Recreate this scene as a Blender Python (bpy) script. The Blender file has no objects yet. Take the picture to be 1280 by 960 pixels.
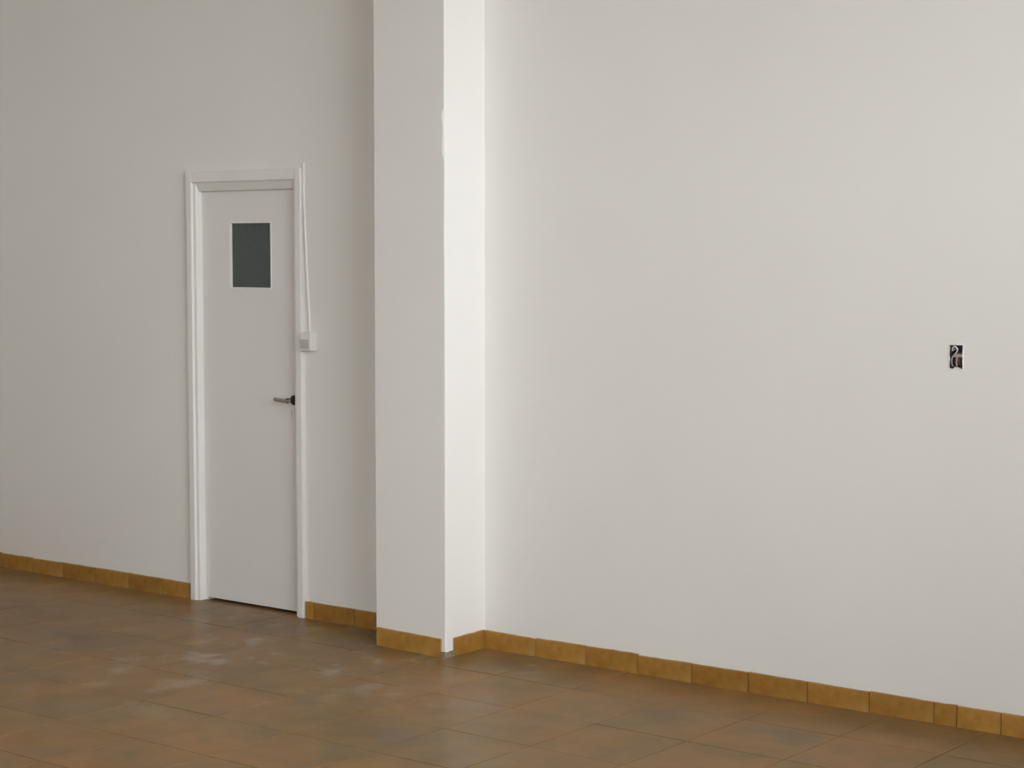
import bpy, bmesh, math, random
from mathutils import Vector, noise

S = bpy.context.scene
C = S.collection
random.seed(7)

# ---------------------------------------------------------------- camera
# wall plane y = 0, room on the -y side, x runs along the wall, z up (metres)
F_PX = 2371.5
cam_d = bpy.data.cameras.new('camera')
cam_d.sensor_fit = 'HORIZONTAL'
cam_d.sensor_width = 36.0
cam_d.lens = 36.0 * F_PX / 1280.0
cam_d.clip_start = 0.05
cam = bpy.data.objects.new('camera', cam_d)
C.objects.link(cam)
cam.location = (0.0, -6.446, 1.763)
cam.rotation_euler = (math.pi / 2 - 0.0712, 0.0, 0.6682)
S.camera = cam

# ---------------------------------------------------------------- daylight
SKY = 14.2
w = bpy.data.worlds.new('sky')
S.world = w
w.use_nodes = True
bg = w.node_tree.nodes['Background']
bg.inputs['Color'].default_value = (0.965, 0.97, 1.0, 1)      # even overcast sky
bg.inputs['Strength'].default_value = SKY

# room extents
XL, XR, YF, ZC = -9.2, 0.9, -8.8, 4.4
# daylight openings: the glazed shop front behind the camera (x0, x1, z0, z1)
# and a high window in the right end wall (y0, y1, z0, z1)
SHOP = (-2.0, 0.5, 0.6, 3.4)
SIDE = (-5.6, -1.2, 1.65, 4.2)

def portal(name, loc, facing, w_, h_):
    d = bpy.data.lights.new(name, 'AREA')
    d.shape = 'RECTANGLE'
    d.size, d.size_y = w_, h_
    d.cycles.is_portal = True
    o = bpy.data.objects.new(name, d)
    C.objects.link(o)
    o.location = loc
    o.rotation_euler = Vector(facing).to_track_quat('-Z', 'Y').to_euler()
portal('window_front_offscreen', ((SHOP[0] + SHOP[1]) / 2, YF - 0.09, (SHOP[2] + SHOP[3]) / 2), (0, 1, 0), SHOP[1] - SHOP[0], SHOP[3] - SHOP[2])
portal('window_right_offscreen', (XR + 0.09, (SIDE[0] + SIDE[1]) / 2, (SIDE[2] + SIDE[3]) / 2), (-1, 0, 0), SIDE[1] - SIDE[0], SIDE[3] - SIDE[2])

S.view_settings.view_transform = 'Standard'
S.view_settings.look = 'None'
S.view_settings.gamma = 1.0
S.view_settings.use_curve_mapping = False
S.view_settings.exposure = 0.0
S.cycles.max_bounces = 14
S.cycles.diffuse_bounces = 8
S.cycles.use_denoising = True

# ---------------------------------------------------------------- materials
def new_mat(name):
    m = bpy.data.materials.new(name)
    m.use_nodes = True
    nt = m.node_tree
    return m, nt, nt.nodes['Principled BSDF']

def nz(nt, scale, detail=3.0, rough=0.55, coord='Object'):
    tc = nt.nodes.new('ShaderNodeTexCoord')
    n = nt.nodes.new('ShaderNodeTexNoise')
    n.inputs['Scale'].default_value = scale
    n.inputs['Detail'].default_value = detail
    n.inputs['Roughness'].default_value = rough
    nt.links.new(tc.outputs[coord], n.inputs['Vector'])
    return n

def ramp(nt, src, stops):
    r = nt.nodes.new('ShaderNodeValToRGB')
    e = r.color_ramp.elements
    e[0].position, e[0].color = stops[0][0], (*stops[0][1], 1)
    e[1].position, e[1].color = stops[-1][0], (*stops[-1][1], 1)
    for p, c in stops[1:-1]:
        x = e.new(p)
        x.color = (*c, 1)
    nt.links.new(src, r.inputs['Fac'])
    return r

def mix(nt, fac, a, b, mode='MIX'):
    m = nt.nodes.new('ShaderNodeMix')
    m.data_type = 'RGBA'
    m.blend_type = mode
    for sock, val in ((m.inputs[0], fac), (m.inputs[6], a), (m.inputs[7], b)):
        if hasattr(val, 'links'):
            nt.links.new(val, sock)
        elif isinstance(val, (int, float)):
            sock.default_value = val
        else:
            sock.default_value = (*val, 1)
    return m.outputs[2]

def bump(nt, p, src, strength, dist):
    b = nt.nodes.new('ShaderNodeBump')
    b.inputs['Strength'].default_value = strength
    b.inputs['Distance'].default_value = dist
    nt.links.new(src, b.inputs['Height'])
    nt.links.new(b.outputs['Normal'], p.inputs['Normal'])

def plain(name, col, rough=0.5, metal=0.0, var=0.06, scale=9.0, spec=0.4, bmp=0.0):
    m, nt, p = new_mat(name)
    n = nz(nt, scale)
    lo = tuple(c * (1 - var) for c in col)
    hi = tuple(min(1, c * (1 + var)) for c in col)
    r = ramp(nt, n.outputs['Fac'], [(0.3, lo), (0.7, hi)])
    nt.links.new(r.outputs['Color'], p.inputs['Base Color'])
    p.inputs['Roughness'].default_value = rough
    p.inputs['Metallic'].default_value = metal
    p.inputs['Specular IOR Level'].default_value = spec
    if bmp:
        bump(nt, p, nz(nt, scale * 8).outputs['Fac'], bmp, 0.002)
    return m

def plaster(name, col):
    m, nt, p = new_mat(name)
    n = nz(nt, 1.1, 3, 0.5)
    r = ramp(nt, n.outputs['Fac'], [(0.3, tuple(c * 0.985 for c in col)), (0.7, tuple(c * 1.01 for c in col))])
    nt.links.new(r.outputs['Color'], p.inputs['Base Color'])
    p.inputs['Roughness'].default_value = 0.85
    p.inputs['Specular IOR Level'].default_value = 0.15
    bump(nt, p, nz(nt, 26, 4, 0.6).outputs['Fac'], 0.12, 0.003)
    return m

M = {}
M['wall'] = plaster('white_wall_paint', (0.80, 0.785, 0.764))
M['ceiling'] = plaster('ceiling_paint', (0.80, 0.79, 0.77))
M['door'] = plain('white_door_enamel', (0.765, 0.745, 0.725), 0.42, var=0.012, scale=3)
M['frame'] = plain('white_frame_enamel', (0.785, 0.77, 0.75), 0.4, var=0.015, scale=5)
M['bead'] = plain('white_glazing_bead', (0.80, 0.79, 0.775), 0.4, var=0.02)
M['plastic'] = plain('white_switch_plastic', (0.78, 0.765, 0.74), 0.4, var=0.02)
M['rocker'] = plain('grey_rocker_plastic', (0.50, 0.475, 0.44), 0.45, var=0.03)
M['cable'] = plain('white_cable_sheath', (0.80, 0.785, 0.76), 0.45, var=0.02)
M['steel'] = plain('dull_handle_steel', (0.27, 0.245, 0.215), 0.42, metal=0.2, var=0.08, scale=30)
M['darksteel'] = plain('dark_handle_neck', (0.045, 0.035, 0.03), 0.5, metal=0.3, var=0.1, scale=30)
M['box'] = plain('dark_back_box', (0.075, 0.06, 0.058), 0.6, var=0.25, scale=40)
M['strap'] = plain('grey_socket_bracket', (0.36, 0.345, 0.35), 0.45, var=0.1, scale=40)
M['wire_white'] = plain('white_wire', (0.72, 0.72, 0.74), 0.45, var=0.05)
M['wire_brown'] = plain('brown_wire', (0.14, 0.07, 0.06), 0.5, var=0.08)
M['wire_grey'] = plain('grey_wire', (0.33, 0.31, 0.31), 0.5, var=0.08)
M['mortar'] = plain('grey_mortar', (0.235, 0.195, 0.135), 0.9, var=0.2, scale=30, bmp=0.4)
M['concrete'] = plain('pavement_concrete', (0.36, 0.35, 0.33), 0.9, var=0.12, scale=3)
M['alu'] = plain('window_aluminium', (0.55, 0.55, 0.55), 0.4, metal=0.8, var=0.05)

def skirting_mat():
    m, nt, p = new_mat('ochre_skirting_tile')
    oi = nt.nodes.new('ShaderNodeObjectInfo')
    n1 = nz(nt, 13, 3, 0.55)
    n2 = nz(nt, 30, 3, 0.6)
    a = ramp(nt, n1.outputs['Fac'], [(0.28, (0.300, 0.130, 0.022)), (0.5, (0.375, 0.195, 0.040)), (0.74, (0.410, 0.232, 0.068))])
    b = ramp(nt, oi.outputs['Random'], [(0.0, (0.84, 0.80, 0.76)), (1.0, (1.10, 1.10, 1.12))])
    c = mix(nt, 1.0, a.outputs['Color'], b.outputs['Color'], 'MULTIPLY')
    d = ramp(nt, n2.outputs['Fac'], [(0.35, (0.93, 0.93, 0.93)), (0.65, (1.04, 1.04, 1.04))])
    nt.links.new(mix(nt, 1.0, c, d.outputs['Color'], 'MULTIPLY'), p.inputs['Base Color'])
    p.inputs['Roughness'].default_value = 0.5
    p.inputs['Specular IOR Level'].default_value = 0.22
    bump(nt, p, n2.outputs['Fac'], 0.15, 0.002)
    return m
M['skirting'] = skirting_mat()

def floor_mat():
    m, nt, p = new_mat('terracotta_floor_tile')
    geo = nt.nodes.new('ShaderNodeNewGeometry')
    oi = nt.nodes.new('ShaderNodeObjectInfo')
    def gn(scale, det, ro, w_=0.0):
        n = nt.nodes.new('ShaderNodeTexNoise')
        n.noise_dimensions = '4D'
        n.inputs['W'].default_value = w_
        n.inputs['Scale'].default_value = scale
        n.inputs['Detail'].default_value = det
        n.inputs['Roughness'].default_value = ro
        nt.links.new(geo.outputs['Position'], n.inputs['Vector'])
        return n.outputs['Fac']
    big = ramp(nt, gn(1.7, 4, 0.6), [(0.30, (0.163, 0.112, 0.061)), (0.45, (0.230, 0.140, 0.058)),
                                      (0.58, (0.272, 0.146, 0.054)), (0.72, (0.232, 0.168, 0.095))])
    mid = ramp(nt, gn(7, 4, 0.6, 3.1), [(0.3, (0.80, 0.82, 0.87)), (0.7, (1.16, 1.12, 1.05))])
    c = mix(nt, 1.0, big.outputs['Color'], mid.outputs['Color'], 'MULTIPLY')
    per = ramp(nt, oi.outputs['Random'], [(0.0, (0.96, 0.965, 0.975)), (0.5, (1.0, 0.995, 0.99)), (1.0, (1.04, 1.03, 1.015))])
    c = mix(nt, 1.0, c, per.outputs['Color'], 'MULTIPLY')
    # pale smears mixed into the tile colour, strongest between door and pillar
    vm = nt.nodes.new('ShaderNodeVectorMath')
    vm.operation = 'DISTANCE'
    vm.inputs[1].default_value = (-5.80, -0.55, 0.0)
    nt.links.new(geo.outputs['Position'], vm.inputs[0])
    near = nt.nodes.new('ShaderNodeMapRange')
    near.inputs['From Min'].default_value = 0.15
    near.inputs['From Max'].default_value = 1.5
    near.inputs['To Min'].default_value = 1.0
    near.inputs['To Max'].default_value = 0.0
    nt.links.new(vm.outputs['Value'], near.inputs['Value'])
    st = ramp(nt, gn(5.5, 5, 0.62, 9.0), [(0.53, (0, 0, 0)), (0.64, (1, 1, 1))])
    mul = nt.nodes.new('ShaderNodeMath')
    mul.operation = 'MULTIPLY'
    nt.links.new(near.outputs['Result'], mul.inputs[0])
    nt.links.new(st.outputs['Color'], mul.inputs[1])
    m2 = nt.nodes.new('ShaderNodeMath')
    m2.operation = 'MULTIPLY'
    nt.links.new(mul.outputs[0], m2.inputs[0])
    m2.inputs[1].default_value = 0.42
    c = mix(nt, m2.outputs[0], c, (0.50, 0.46, 0.40))
    nt.links.new(c, p.inputs['Base Color'])
    rr = nt.nodes.new('ShaderNodeMapRange')
    rr.inputs['To Min'].default_value = 0.22
    rr.inputs['To Max'].default_value = 0.42
    nt.links.new(gn(3.2, 3, 0.5, 5.0), rr.inputs['Value'])
    nt.links.new(rr.outputs['Result'], p.inputs['Roughness'])
    p.inputs['Specular IOR Level'].default_value = 0.09
    bump(nt, p, gn(14, 3, 0.5, 2.0), 0.10, 0.004)
    return m
M['floor'] = floor_mat()
M['grout'] = plain('floor_grout', (0.172, 0.120, 0.064), 0.9, var=0.15, scale=6)

def glass_mat(name, tint, refl, rough):
    m, nt, p = new_mat(name)
    nt.nodes.remove(p)
    out = nt.nodes['Material Output']
    t = nt.nodes.new('ShaderNodeBsdfTransparent')
    t.inputs['Color'].default_value = (*tint, 1)
    g = nt.nodes.new('ShaderNodeBsdfGlossy')
    g.inputs['Roughness'].default_value = rough
    f = nt.nodes.new('ShaderNodeFresnel')
    f.inputs['IOR'].default_value = 1.5
    mx = nt.nodes.new('ShaderNodeMixShader')
    nt.links.new(f.outputs['Fac'], mx.inputs['Fac'])
    nt.links.new(t.outputs['BSDF'], mx.inputs[1])
    nt.links.new(g.outputs['BSDF'], mx.inputs[2])
    nt.links.new(mx.outputs[0], out.inputs['Surface'])
    return m
M['glass'] = glass_mat('clear_shop_glass', (0.95, 0.97, 0.96), 1.0, 0.02)

def pane_mat():
    m, nt, p = new_mat('frosted_dark_door_glass')
    n = nz(nt, 60, 3, 0.6)
    r = ramp(nt, n.outputs['Fac'], [(0.3, (0.086, 0.106, 0.103)), (0.7, (0.110, 0.131, 0.127))])
    nt.links.new(r.outputs['Color'], p.inputs['Base Color'])
    p.inputs['Roughness'].default_value = 0.32
    p.inputs['IOR'].default_value = 1.5
    p.inputs['Transmission Weight'].default_value = 0.35
    bump(nt, p, n.outputs['Fac'], 0.2, 0.001)
    return m
M['pane'] = pane_mat()

# ---------------------------------------------------------------- helpers
def link(name, bm, mat, parent=None, bevel=0.0, seg=2, smooth=False):
    bmesh.ops.remove_doubles(bm, verts=bm.verts, dist=1e-6)
    if bevel:
        sharp = [e for e in bm.edges if e.is_manifold and e.calc_face_angle(0) > 0.5]
        bmesh.ops.bevel(bm, geom=sharp, offset=bevel, segments=seg, affect='EDGES', profile=0.5)
    bmesh.ops.recalc_face_normals(bm, faces=bm.faces)
    me = bpy.data.meshes.new(name)
    bm.to_mesh(me)
    bm.free()
    if smooth:
        for f in me.polygons:
            f.use_smooth = True
    me.materials.append(M[mat])
    o = bpy.data.objects.new(name, me)
    C.objects.link(o)
    if parent:
        o.parent = parent
    return o

def empty(name, loc=(0, 0, 0)):
    o = bpy.data.objects.new(name, None)
    o.empty_display_size = 0.1
    C.objects.link(o)
    o.location = loc
    return o

def tag(o, label, cat, kind=None, group=None):
    o['label'] = label
    o['category'] = cat
    if kind:
        o['kind'] = kind
    if group:
        o['group'] = group
    return o

def box(bm, x0, x1, y0, y1, z0, z1):
    v = [bm.verts.new(p) for p in ((x0, y0, z0), (x1, y0, z0), (x1, y1, z0), (x0, y1, z0),
                                   (x0, y0, z1), (x1, y0, z1), (x1, y1, z1), (x0, y1, z1))]
    for q in ((0, 3, 2, 1), (4, 5, 6, 7), (0, 1, 5, 4), (1, 2, 6, 5), (2, 3, 7, 6), (3, 0, 4, 7)):
        bm.faces.new([v[i] for i in q])

def bx(*a):
    bm = bmesh.new()
    box(bm, *a)
    return bm

def prism(bm, pts, d):
    """closed polygon of 3d points extruded by vector d"""
    a = [bm.verts.new(p) for p in pts]
    b = [bm.verts.new(tuple(Vector(p) + Vector(d))) for p in pts]
    n = len(pts)
    bm.faces.new(a)
    bm.faces.new(b[::-1])
    for i in range(n):
        bm.faces.new((a[i], a[(i + 1) % n], b[(i + 1) % n], b[i]))

def tube(bm, pts, r, seg=10):
    pts = [Vector(p) for p in pts]
    rings = []
    up = Vector((0.31, 0.77, 0.55)).normalized()
    for i, p in enumerate(pts):
        t = (pts[min(i + 1, len(pts) - 1)] - pts[max(i - 1, 0)]).normalized()
        a = t.cross(up).normalized()
        b = t.cross(a)
        rr = r[i] if isinstance(r, (list, tuple)) else r
        rings.append([bm.verts.new(p + (a * math.cos(k * math.tau / seg) + b * math.sin(k * math.tau / seg)) * rr) for k in range(seg)])
    for i in range(len(rings) - 1):
        for k in range(seg):
            bm.faces.new((rings[i][k], rings[i][(k + 1) % seg], rings[i + 1][(k + 1) % seg], rings[i + 1][k]))
    bm.faces.new(rings[0][::-1])
    bm.faces.new(rings[-1])

def smooth_path(pts, n=6):
    P = [Vector(p) for p in pts]
    out = []
    for i in range(len(P) - 1):
        p0, p1, p2, p3 = P[max(i - 1, 0)], P[i], P[i + 1], P[min(i + 2, len(P) - 1)]
        for k in range(n):
            t = k / n
            out.append(0.5 * ((2 * p1) + (p2 - p0) * t + (2 * p0 - 5 * p1 + 4 * p2 - p3) * t * t + (3 * p1 - p0 - 3 * p2 + p3) * t ** 3))
    out.append(P[-1])
    return out

def slab(u0, u1, v0, v1, t0, t1, holes, put):
    """a wall in (u, v) with rectangular holes, thickness t0..t1; put(u, v, t) -> point"""
    us = sorted({u0, u1, *[h[0] for h in holes], *[h[1] for h in holes]})
    vs = sorted({v0, v1, *[h[2] for h in holes], *[h[3] for h in holes]})
    def solid(i, j):
        if i < 0 or j < 0 or i >= len(us) - 1 or j >= len(vs) - 1:
            return False
        a, b = (us[i] + us[i + 1]) / 2, (vs[j] + vs[j + 1]) / 2
        return not any(h[0] < a < h[1] and h[2] < b < h[3] for h in holes)
    bm = bmesh.new()
    def quad(*p):
        bm.faces.new([bm.verts.new(put(*q)) for q in p])
    for i in range(len(us) - 1):
        for j in range(len(vs) - 1):
            if not solid(i, j):
                continue
            a, b, c, d = us[i], us[i + 1], vs[j], vs[j + 1]
            for t in (t0, t1):
                quad((a, c, t), (b, c, t), (b, d, t), (a, d, t))
            if not solid(i - 1, j): quad((a, c, t0), (a, d, t0), (a, d, t1), (a, c, t1))
            if not solid(i + 1, j): quad((b, c, t0), (b, d, t0), (b, d, t1), (b, c, t1))
            if not solid(i, j - 1): quad((a, c, t0), (b, c, t0), (b, c, t1), (a, c, t1))
            if not solid(i, j + 1): quad((a, d, t0), (b, d, t0), (b, d, t1), (a, d, t1))
    return bm

# ---------------------------------------------------------------- measured places
FRX0, FRX1, FRZ = -7.1346, -6.3405, 2.142          # outer edges of the door frame
LFX0, LFX1 = FRX0 + 0.060, FRX1 - 0.060             # inner edges of the frame
LFZ = 2.044
PX0, PX1, PD = -5.664, -5.2408, 0.2693             # pillar
SKEW = 0.018                                        # its front face is set back this much at the left
SOX0, SOX1, SOZ0, SOZ1 = -3.048, -2.990, 1.322, 1.414   # open socket hole
BH, BT = 0.080, 0.011                               # skirting tile height and thickness
TH = 0.16                                           # wall thickness

# ---------------------------------------------------------------- room shell
o = link('wall_back', slab(XL, XR, 0, ZC, 0.0, TH,
         [(FRX0 + 0.012, FRX1 - 0.012, 0, FRZ - 0.02), (SOX0, SOX1, SOZ0, SOZ1)],
         lambda u, v, t: (u, t, v)), 'wall')
tag(o, 'long white plastered wall holding the narrow door and the open socket', 'wall', 'structure')
o = link('wall_left', slab(YF, TH, 0, ZC, XL - 0.15, XL, [], lambda u, v, t: (t, u, v)), 'wall')
tag(o, 'white end wall closing the room beyond the door', 'wall', 'structure')
o = link('wall_front', slab(XL, XR, 0, ZC, YF - 0.1, YF, [SHOP], lambda u, v, t: (u, t, v)), 'wall')
tag(o, 'white wall opposite the narrow door, with the glazed shop front', 'wall', 'structure')
o = link('wall_right', slab(YF, TH, 0, ZC, XR, XR + 0.1, [SIDE], lambda u, v, t: (t, u, v)), 'wall')
tag(o, 'white end wall with a large high window', 'wall', 'structure')
o = link('ceiling', bx(XL - 0.15, XR + 0.1, YF - 0.15, TH, ZC, ZC + 0.15), 'ceiling')
tag(o, 'plain white ceiling over the empty room', 'ceiling', 'structure')

# windows
def under(o, parent):
    o.parent = parent
    o.matrix_parent_inverse = parent.matrix_world.inverted()
    return o
def window(name, label, h, nb, put):
    """put(u, t, v): u along the wall, t out of the room from its inner face, v up"""
    u0, u1, v0, v1 = h
    win = empty(name, put((u0 + u1) / 2, 0.1, v0))
    tag(win, label, 'window', 'structure')
    bpy.context.view_layer.update()
    def bar(part, a, b, ta, tb, c, d, mat, bev):
        p, q = put(a, ta, c), put(b, tb, d)
        lo, hi = [min(*z) for z in zip(p, q)], [max(*z) for z in zip(p, q)]
        under(link(part, bx(lo[0], hi[0], lo[1], hi[1], lo[2], hi[2]), mat, bevel=bev), win)
    wd = (u1 - u0) / nb
    for i in range(nb + 1):
        u = u0 + i * wd
        bar('mullion', max(u - 0.025, u0), min(u + 0.025, u1), 0.03, 0.08, v0, v1, 'alu', 0.003)
    for v in (v0, v1 - 0.05):
        bar('rail', u0, u1, 0.032, 0.078, v, v + 0.05, 'alu', 0.003)
    for i in range(nb):
        bar('pane', u0 + i * wd + 0.02, u0 + (i + 1) * wd - 0.02, 0.054, 0.058, v0 + 0.04, v1 - 0.04, 'glass', 0)
window('window_1', 'low aluminium framed shop front window opposite the narrow door', SHOP, 2, lambda u, t, v: (u, YF - t, v))
window('window_2', 'large high aluminium framed window in the end wall', SIDE, 2, lambda u, t, v: (XR + t, u, v))
bm = bmesh.new()
box(bm, XR + 0.1, XR + 30, -40, 22, -0.25, -0.05)
box(bm, XL - 20, XR + 0.1, -40, YF - 0.1, -0.25, -0.05)
o = link('ground_outside', bm, 'concrete')
tag(o, 'grey concrete pavement outside the shop windows', 'pavement', 'structure')

# unlit room behind the door
bm = bmesh.new()
box(bm, FRX0 - 0.9, FRX0 - 0.8, TH, TH + 2.0, 0, 2.7)
box(bm, FRX1 + 0.8, FRX1 + 0.9, TH, TH + 2.0, 0, 2.7)
box(bm, FRX0 - 0.9, FRX1 + 0.9, TH + 2.0, TH + 2.1, 0, 2.7)
box(bm, FRX0 - 0.9, FRX1 + 0.9, TH, TH + 2.1, 2.7, 2.8)
o = link('wall_closet', bm, 'wall')
tag(o, 'walls of the unlit room behind the narrow door', 'wall', 'structure')

# ---------------------------------------------------------------- floor tiles
o = link('floor', bx(XL - 0.15, XR + 0.1, YF - 0.15, TH + 2.1, -0.12, -0.0022), 'grout')
tag(o, 'worn brown terracotta tile floor with pale patches', 'floor', 'structure')
FLOOR = o
T, G = 0.40, 0.004
def tile_mesh():
    bm = bmesh.new()
    h = (T - G) / 2
    lo = [bm.verts.new((sx * h, sy * h, -0.012)) for sx, sy in ((-1, -1), (1, -1), (1, 1), (-1, 1))]
    mi = [bm.verts.new((sx * h, sy * h, -0.0010)) for sx, sy in ((-1, -1), (1, -1), (1, 1), (-1, 1))]
    k = h - 0.0015
    hi = [bm.verts.new((sx * k, sy * k, 0.0)) for sx, sy in ((-1, -1), (1, -1), (1, 1), (-1, 1))]
    bm.faces.new(hi)
    for a, b in ((lo, mi), (mi, hi)):
        for i in range(4):
            bm.faces.new((a[i], a[(i + 1) % 4], b[(i + 1) % 4], b[i]))
    me = bpy.data.meshes.new('tile')
    bmesh.ops.recalc_face_normals(bm, faces=bm.faces)
    bm.to_mesh(me)
    bm.free()
    me.materials.append(M['floor'])
    return me
TM = tile_mesh()
rest = bmesh.new()
OX, OY = -3.66, 0.0
nx0, nx1 = math.floor((XL - OX) / T), math.ceil((XR - OX) / T)
ny0 = math.floor(YF / T)
for i in range(nx0, nx1):
    for j in range(ny0, 1):
        cx, cy = OX + (i + 0.5) * T, OY + (j + 0.5) * T
        if j == 0:
            if FRX0 - 0.2 < cx < FRX1 + 0.2:
                pass                      # the tiles run on under the door
            else:
                continue
        # tiles the photograph shows: in front of the wall, inside the view
        seen = (-9.3 < cx < -2.2) and (cy > -3.4) and (cy > -1.16 * (cx + 2.1) * 0 - 3.4) and ((cx + 9.6) * 0.72 - 5.4 < 0 or cy > -1.3) and cy > -0.45 - 0.80 * (-2.3 - cx) - 0.35
        if seen:
            t = bpy.data.objects.new('tile', TM)
            C.objects.link(t)
            t.parent = FLOOR
            t.location = (cx, cy, random.uniform(-0.0007, 0.0007))
            t.rotation_euler = (random.uniform(-1, 1) * 0.0015, random.uniform(-1, 1) * 0.0015, random.choice((0, 1, 2, 3)) * math.pi / 2)
        else:
            h = (T - G) / 2
            x0, x1 = max(cx - h, XL), min(cx + h, XR)
            y0, y1 = max(cy - h, YF), cy + h
            if x1 - x0 > 0.02 and y1 - y0 > 0.02:
                box(rest, x0, x1, y0, y1, -0.012, 0.0)
r = link('tile_field', rest, 'floor', FLOOR)
r['kind'] = 'stuff'
r['label'] = 'brown floor tiles of the rest of the room'

# ---------------------------------------------------------------- pillar
def pillar():
    bm = bmesh.new()
    rows = []
    z = 0.0
    zs = []
    while z < ZC:
        zs.append(z)
        z += 0.02 if 2.0 < z < 2.45 else 0.05
    zs.append(ZC)
    for z in zs:
        n1 = noise.noise((0.3, 1.7, z * 2.2)) * 0.0022 + noise.noise((0.3, 5.7, z * 9)) * 0.0010
        n0 = noise.noise((4.3, 1.7, z * 2.2)) * 0.0022 + noise.noise((2.3, 5.7, z * 9)) * 0.0010
        b = 0.004
        if 2.150 < z < 2.345:             # knocked off edge
            b = 0.013 + 0.005 * noise.noise((9.1, 0.2, z * 30))
        x0, x1, yf = PX0 + n0, PX1 + n1, -PD
        yl = yf + SKEW                    # the face is not quite parallel to the wall
        ring = [(x0, 0.02), (x0, yl + 0.005), (x0 + 0.0015, yl + 0.0015), (x0 + 0.005, yl),
                (x1 - b, yf), (x1 - b * 0.3, yf + b * 0.3), (x1, yf + b), (x1, 0.02)]
        rows.append([bm.verts.new((x, y, z)) for x, y in ring])
    n = len(rows[0])
    for i in range(len(rows) - 1):
        for k in range(n):
            bm.faces.new((rows[i][k], rows[i][(k + 1) % n], rows[i + 1][(k + 1) % n], rows[i + 1][k]))
    bm.faces.new(rows[0][::-1])
    bm.faces.new(rows[-1])
    return bm
o = link('wall_pillar', pillar(), 'wall')
tag(o, 'square white plastered pillar standing out from the wall, one edge chipped', 'pillar', 'structure')

# ---------------------------------------------------------------- skirting of ochre tiles
def skirting_tile(parent, a, b, along='x', base=0.0, side=-1, h=BH, drop=0.0):
    """a tile standing against a wall face from a to b; its own small tilt, height and chipped top"""
    L = b - a
    bm = bmesh.new()
    nseg = 6
    t = BT + random.uniform(-0.001, 0.001)
    rows = []
    seed = random.uniform(0, 100)
    sl = random.uniform(-0.0018, 0.0018)
    for i in range(nseg + 1):
        u = -L / 2 + L * i / nseg
        zt = h + drop + sl * (u / L * 2) + noise.noise((seed, u * 25, 0.3)) * 0.0022
        rows.append([bm.verts.new((u, 0.0, -0.002)), bm.verts.new((u, -t, -0.002)), bm.verts.new((u, -t, zt - 0.003)),
                     bm.verts.new((u, -t + 0.003, zt)), bm.verts.new((u, 0.0, zt))])
    for i in range(nseg):
        for k in range(5):
            bm.faces.new((rows[i][k], rows[i][(k + 1) % 5], rows[i + 1][(k + 1) % 5], rows[i + 1][k]))
    bm.faces.new(rows[0][::-1])
    bm.faces.new(rows[-1])
    o = link('tile', bm, 'skirting', parent)
    if along == 'x':
        o.location = ((a + b) / 2, base, 0)
        o.rotation_euler = (0, 0, random.uniform(-1, 1) * 0.006)
    else:                                  # tile facing +x (side 1) or -x (side -1), running along y
        o.location = (base, (a + b) / 2, 0)
        o.rotation_euler = (0, 0, side * math.pi / 2)
    return o

def run_x(parent, x0, x1, base, first, step=0.267, joint=0.004):
    k = math.ceil((x0 - first) / step - 1e-6)
    cuts = [x0]
    while first + k * step < x1 - 0.02:
        if first + k * step > x0 + 0.02:
            cuts.append(first + k * step)
        k += 1
    cuts.append(x1)
    for a, b in zip(cuts, cuts[1:]):
        skirting_tile(parent, a + joint / 2, b - joint / 2, base=base + random.uniform(-0.0015, 0.0), drop=random.uniform(-0.002, 0.002))

bl = link('baseboard_left', bx(XL, FRX0, -0.006, 0.004, 0, BH - 0.008), 'mortar')
tag(bl, 'shaded ochre tile skirting running from the end wall to the door frame', 'baseboard', 'structure')
run_x(bl, XL + 0.005, FRX0 - 0.002, -0.003, -3.611)
bmid = link('baseboard_middle', bx(FRX1, PX0, -0.006, 0.004, 0, BH - 0.008), 'mortar')
tag(bmid, 'short ochre tile skirting between the door frame and the pillar', 'baseboard', 'structure')
run_x(bmid, FRX1 + 0.002, PX0 - 0.001, -0.003, -3.611)
br = link('baseboard_right', bx(PX1, XR, -0.006, 0.004, 0, BH - 0.008), 'mortar')
tag(br, 'long ochre tile skirting with dark joints under the open socket', 'baseboard', 'structure')
run_x(br, PX1 + BT + 0.001, -2.985, -0.003, -3.611)
# a cut piece follows the joint, then whole tiles again
run_x(br, -2.985, XR - 0.005, -0.003, -2.812)
bp = link('baseboard_pillar', bx(PX0 + 0.02, PX1 - 0.02, -PD + SKEW - 0.004, -PD + SKEW + 0.01, 0, BH - 0.01), 'mortar')
tag(bp, 'ochre tiles round the foot of the pillar, its corner left bare', 'baseboard', 'structure')
o = skirting_tile(bp, PX0 + 0.016, PX1 - 0.022, base=-PD + SKEW * 0.5 - 0.001)
o.rotation_euler = (0, 0, -math.atan(SKEW / (PX1 - PX0)))
skirting_tile(bp, -PD + 0.050, -0.012, along='y', base=PX1 + 0.001, side=1)
skirting_tile(bp, -PD + SKEW + 0.07, -0.012, along='y', base=PX0 - 0.001, side=-1)
bm = bmesh.new()
prism(bm, [(PX1 - 0.020, -PD - 0.010, -0.002), (PX1 + 0.006, -PD - 0.013, -0.002), (PX1 + 0.012, -PD + 0.012, -0.002),
           (PX1 + 0.010, -PD + 0.052, -0.002), (PX1 - 0.01, -PD + 0.05, -0.002), (PX1 - 0.02, -PD + 0.01, -0.002)], (0, 0, 0.026))
for v in bm.verts:
    if v.co.z > 0.01:
        v.co.z += noise.noise(v.co * 40) * 0.006
        v.co.x -= 0.002
o = link('mortar_patch', bm, 'mortar', bp, bevel=0.003)
o['label'] = 'rough grey mortar at the bare pillar corner'

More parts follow.
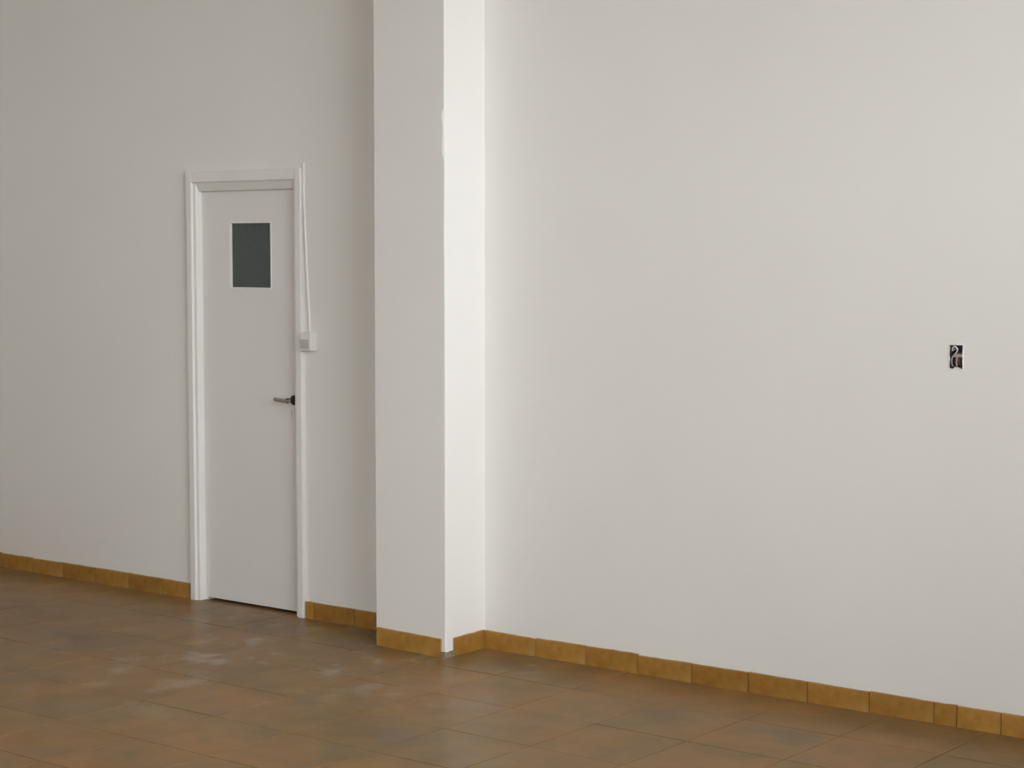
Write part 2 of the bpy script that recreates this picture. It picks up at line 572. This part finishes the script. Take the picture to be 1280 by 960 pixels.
# ---------------------------------------------------------------- door
door = empty('door_1', ((LFX0 + LFX1) / 2, 0.03, 0))
tag(door, 'narrow white door with a small dark glass window and lever handle', 'door', 'structure')
bpy.context.view_layer.update()
YL = 0.030                                            # face of the leaf
def jamb(xo, s):
    # section from the outer edge (xo) inwards; s = +1 left jamb, -1 right jamb
    sec = [(0, 0.001), (0, -0.020), (0.003, -0.023), (0.036, -0.023), (0.040, -0.019), (0.040, -0.011), (0.057, -0.010),
           (0.060, -0.007), (0.060, YL + 0.004), (0.072, YL + 0.004), (0.072, 0.13), (0.013, 0.13), (0.013, 0.001)]
    bm = bmesh.new()
    prism(bm, [(xo + s * u, y, 0.0) for u, y in sec], (0, 0, FRZ - 0.001 if s > 0 else FRZ - 0.001))
    return bm
under(link('jamb', jamb(FRX0, 1), 'frame'), door)
under(link('jamb', jamb(FRX1, -1), 'frame'), door)
bm = bmesh.new()
sec = [(FRZ, 0.001), (FRZ, -0.019), (FRZ - 0.003, -0.022), (FRZ - 0.050, -0.022), (FRZ - 0.054, -0.018), (FRZ - 0.056, -0.012),
       (LFZ + 0.004, 0.008), (LFZ, YL + 0.004), (LFZ - 0.01, YL + 0.004), (LFZ - 0.01, 0.13), (FRZ - 0.021, 0.13), (FRZ - 0.021, 0.001)]
prism(bm, [(FRX0 + 0.0395, y, z) for z, y in sec], (FRX1 - FRX0 - 0.079, 0, 0))
under(link('head', bm, 'frame'), door)

# leaf with a window hole
WX0, WX1, WZ0, WZ1 = -6.8879, -6.6036, 1.5715, 1.8896
k = (0.04 - YL) * 190 / 181                            # the window was measured on the plane y = 0.04
WX0 += k; WX1 += k
KEY = (-6.4615, -6.4565, 0.962, 0.990)                # keyhole slot
leaf = under(link('door_leaf', slab(LFX0 + 0.002, LFX1 - 0.002, 0.014, LFZ - 0.003, YL, YL + 0.04, [(WX0, WX1, WZ0, WZ1), KEY], lambda u, v, t: (u, t, v)), 'door'), door)
bpy.context.view_layer.update()
bpy.context.view_layer.update()
def on_leaf(o, label=None):
    o.parent = leaf
    o.matrix_parent_inverse = leaf.matrix_world.inverted()
    if label:
        o['label'] = label
    return o
on_leaf(link('window_pane', bx(WX0 + 0.001, WX1 - 0.001, YL + 0.014, YL + 0.019, WZ0 + 0.001, WZ1 - 0.001), 'pane'), 'dark green-grey frosted pane')
bw = 0.006
for a in ((WX0 - bw, WX0 + 0.003, WZ0 - bw, WZ1 + bw), (WX1 - 0.003, WX1 + bw, WZ0 - bw, WZ1 + bw),
          (WX0 + 0.003, WX1 - 0.003, WZ1 - 0.003, WZ1 + bw), (WX0 + 0.003, WX1 - 0.003, WZ0 - bw, WZ0 + 0.003)):
    on_leaf(link('glazing_bead', bx(a[0], a[1], YL - 0.0015, YL + 0.0145, a[2], a[3]), 'bead', bevel=0.0008, seg=1))

HZ, HX = 1.038, -6.440
def disc(bm, c, r, d, seg=24):
    tube(bm, [c, (c[0], c[1] + d, c[2])], r, seg)
bm = bmesh.new(); disc(bm, (HX, YL - 0.008, HZ), 0.024, 0.009)
hd = under(link('door_handle', bm, 'darksteel', bevel=0.002, seg=1), door)
hd['label'] = 'dark round rose of the lever handle'
bpy.context.view_layer.update()
def on_handle(o):
    o.parent = hd
    o.matrix_parent_inverse = hd.matrix_world.inverted()
    return o
bm = bmesh.new(); tube(bm, [(HX, YL - 0.004, HZ), (HX, YL - 0.030, HZ), (HX, YL - 0.052, HZ)], [0.013, 0.011, 0.0125], 16)
on_handle(link('neck', bm, 'darksteel', bevel=0.001, seg=1))
bm = bmesh.new()
tube(bm, smooth_path([(HX + 0.012, YL - 0.046, HZ - 0.001), (HX - 0.03, YL - 0.048, HZ - 0.001), (HX - 0.065, YL - 0.048, HZ + 0.001), (HX - 0.088, YL - 0.046, HZ + 0.003)]),
     0.0095, 14)
o = on_handle(link('lever', bm, 'steel', smooth=False))
o['label'] = 'dull grey metal lever'
kp = under(link('keyhole_plate', slab(-6.468, -6.440, 0.955, 0.997, YL - 0.0035, YL + 0.0005, [KEY], lambda u, v, t: (u, t, v)), 'door'), door)
bpy.context.view_layer.update()
bm = bmesh.new(); box(bm, KEY[0] - 0.001, KEY[1] + 0.001, YL + 0.020, YL + 0.026, KEY[2] - 0.001, KEY[3] + 0.001)
o = link('lock', bm, 'darksteel'); o.parent = kp; o.matrix_parent_inverse = kp.matrix_world.inverted()

# ---------------------------------------------------------------- light switch and its cable
SWX0, SWX1, SWZ0, SWZ1, SWD = -6.336, -6.262, 1.282, 1.368, 0.040
sw = empty('light_switch', ((SWX0 + SWX1) / 2, 0, SWZ0))
tag(sw, 'surface mounted white switch box with a grey rocker beside the door frame', 'switch')
bpy.context.view_layer.update()
under(link('housing', bx(SWX0, SWX1, -SWD, 0.001, SWZ0, SWZ1), 'plastic', bevel=0.005, seg=3), sw)
bm = bmesh.new()
prism(bm, [(SWX0 + 0.009, -SWD + 0.001, SWZ0 + 0.010), (SWX0 + 0.009, -SWD - 0.003, SWZ0 + 0.010), (SWX0 + 0.009, -SWD - 0.0075, SWZ0 + 0.054),
           (SWX0 + 0.009, -SWD + 0.001, SWZ0 + 0.054)], (SWX1 - SWX0 - 0.018, 0, 0))
under(link('rocker', bm, 'rocker', bevel=0.001, seg=1), sw)['label'] = 'grey rocker of the switch'

bm = bmesh.new()
r_c = 0.0065
tube(bm, smooth_path([(-6.3335, -r_c + 0.001, 2.170), (-6.3335, -r_c + 0.001, 2.090), (-6.3300, -r_c, 1.960), (-6.3180, -r_c + 0.001, 1.680),
                      (-6.3040, -r_c + 0.001, 1.450), (-6.3000, -r_c + 0.001, 1.366)]), r_c, 10)
o = link('cable', bm, 'cable', smooth=True)
tag(o, 'thin white cable running down the wall from the door corner to the switch', 'cable')

# ---------------------------------------------------------------- open socket in the wall
sk = empty('wall_socket', ((SOX0 + SOX1) / 2, 0, SOZ0))
tag(sk, 'open dark wall socket box with bare wires and no cover', 'socket')
bpy.context.view_layer.update()
bm = bmesh.new()
t = 0.003
a0, a1, c0, c1, dp = SOX0 + 0.0005, SOX1 - 0.0005, SOZ0 + 0.0005, SOZ1 - 0.0005, 0.055
box(bm, a0, a0 + t, 0.004, dp, c0, c1)
box(bm, a1 - t, a1, 0.004, dp, c0, c1)
box(bm, a0 + t, a1 - t, 0.004, dp, c0, c0 + t)
box(bm, a0 + t, a1 - t, 0.004, dp, c1 - t, c1)
box(bm, a0, a1, dp, dp + t, c0, c1)
under(link('back_box', bm, 'box'), sk)
SX = (SOX0 + SOX1) / 2
zc = (SOZ0 + SOZ1) / 2
under(link('bracket', bx(a0 + 0.015, a1 - 0.0005, 0.008, 0.011, zc - 0.002, zc + 0.011), 'strap', bevel=0.001, seg=1), sk)['label'] = 'grey metal bracket across the box'
bm = bmesh.new()
box(bm, SX - 0.012, SX + 0.014, 0.011, 0.034, zc - 0.030, zc + 0.016)
under(link('socket_module', bm, 'wire_brown', bevel=0.003), sk)['label'] = 'dark brown socket module'
def wire(pts, r, m):
    bm = bmesh.new()
    tube(bm, smooth_path(pts), r, 8)
    return under(link('wire', bm, m, smooth=True), sk)
wire([(SX - 0.020, 0.045, zc + 0.030), (SX - 0.018, 0.010, zc + 0.022), (SX - 0.012, 0.000, zc + 0.033), (SX - 0.002, -0.003, zc + 0.038),
      (SX + 0.006, -0.001, zc + 0.028), (SX + 0.001, 0.004, zc + 0.018), (SX - 0.006, 0.010, zc + 0.012)], 0.0026, 'wire_white')
wire([(SX - 0.016, 0.045, zc - 0.038), (SX - 0.017, 0.012, zc - 0.034), (SX - 0.018, 0.004, zc - 0.015), (SX - 0.016, 0.009, zc + 0.004)], 0.0026, 'wire_grey')
wire([(SX + 0.002, 0.040, zc - 0.041), (SX + 0.001, 0.010, zc - 0.038), (SX + 0.000, 0.006, zc - 0.020), (SX + 0.001, 0.009, zc + 0.001)], 0.0024, 'wire_grey')
wire([(SX + 0.012, 0.040, zc - 0.041), (SX + 0.014, 0.014, zc - 0.034), (SX + 0.013, 0.008, zc - 0.016), (SX + 0.012, 0.010, zc + 0.002)], 0.0024, 'wire_brown')
# plaster broken round the hole
bm = bmesh.new()
ro, ri = [], []
N = 40
for i in range(N):
    a = i / N * math.tau
    cx, cz = math.cos(a), math.sin(a)
    s = 1 / max(abs(cx), abs(cz))
    hx, hz = (SOX1 - SOX0) / 2, (SOZ1 - SOZ0) / 2
    jj = 0.0015 + 0.0025 * (noise.noise((cx * 3, cz * 3, 4.2)) + 0.5)
    ro.append((SX + cx * s * (hx + 0.006), zc + cz * s * (hz + 0.006)))
    ri.append((SX + cx * s * (hx - jj), zc + cz * s * (hz - jj - (0.004 if cz < -0.6 and -0.3 < cx < 0.5 else 0))))
A = [bm.verts.new((x, 0.0005, z)) for x, z in ro]
B = [bm.verts.new((x, -0.0018, z)) for x, z in ri]
D = [bm.verts.new((x, 0.006, z)) for x, z in ri]
E_ = [bm.verts.new((x, 0.006, z)) for x, z in ro]
for i in range(N):
    k = (i + 1) % N
    bm.faces.new((A[i], A[k], B[k], B[i]))
    bm.faces.new((B[i], B[k], D[k], D[i]))
    bm.faces.new((D[i], D[k], E_[k], E_[i]))
    bm.faces.new((E_[i], E_[k], A[k], A[i]))
under(link('plaster_lip', bm, 'wall'), sk)['label'] = 'ragged white plaster edge round the hole'
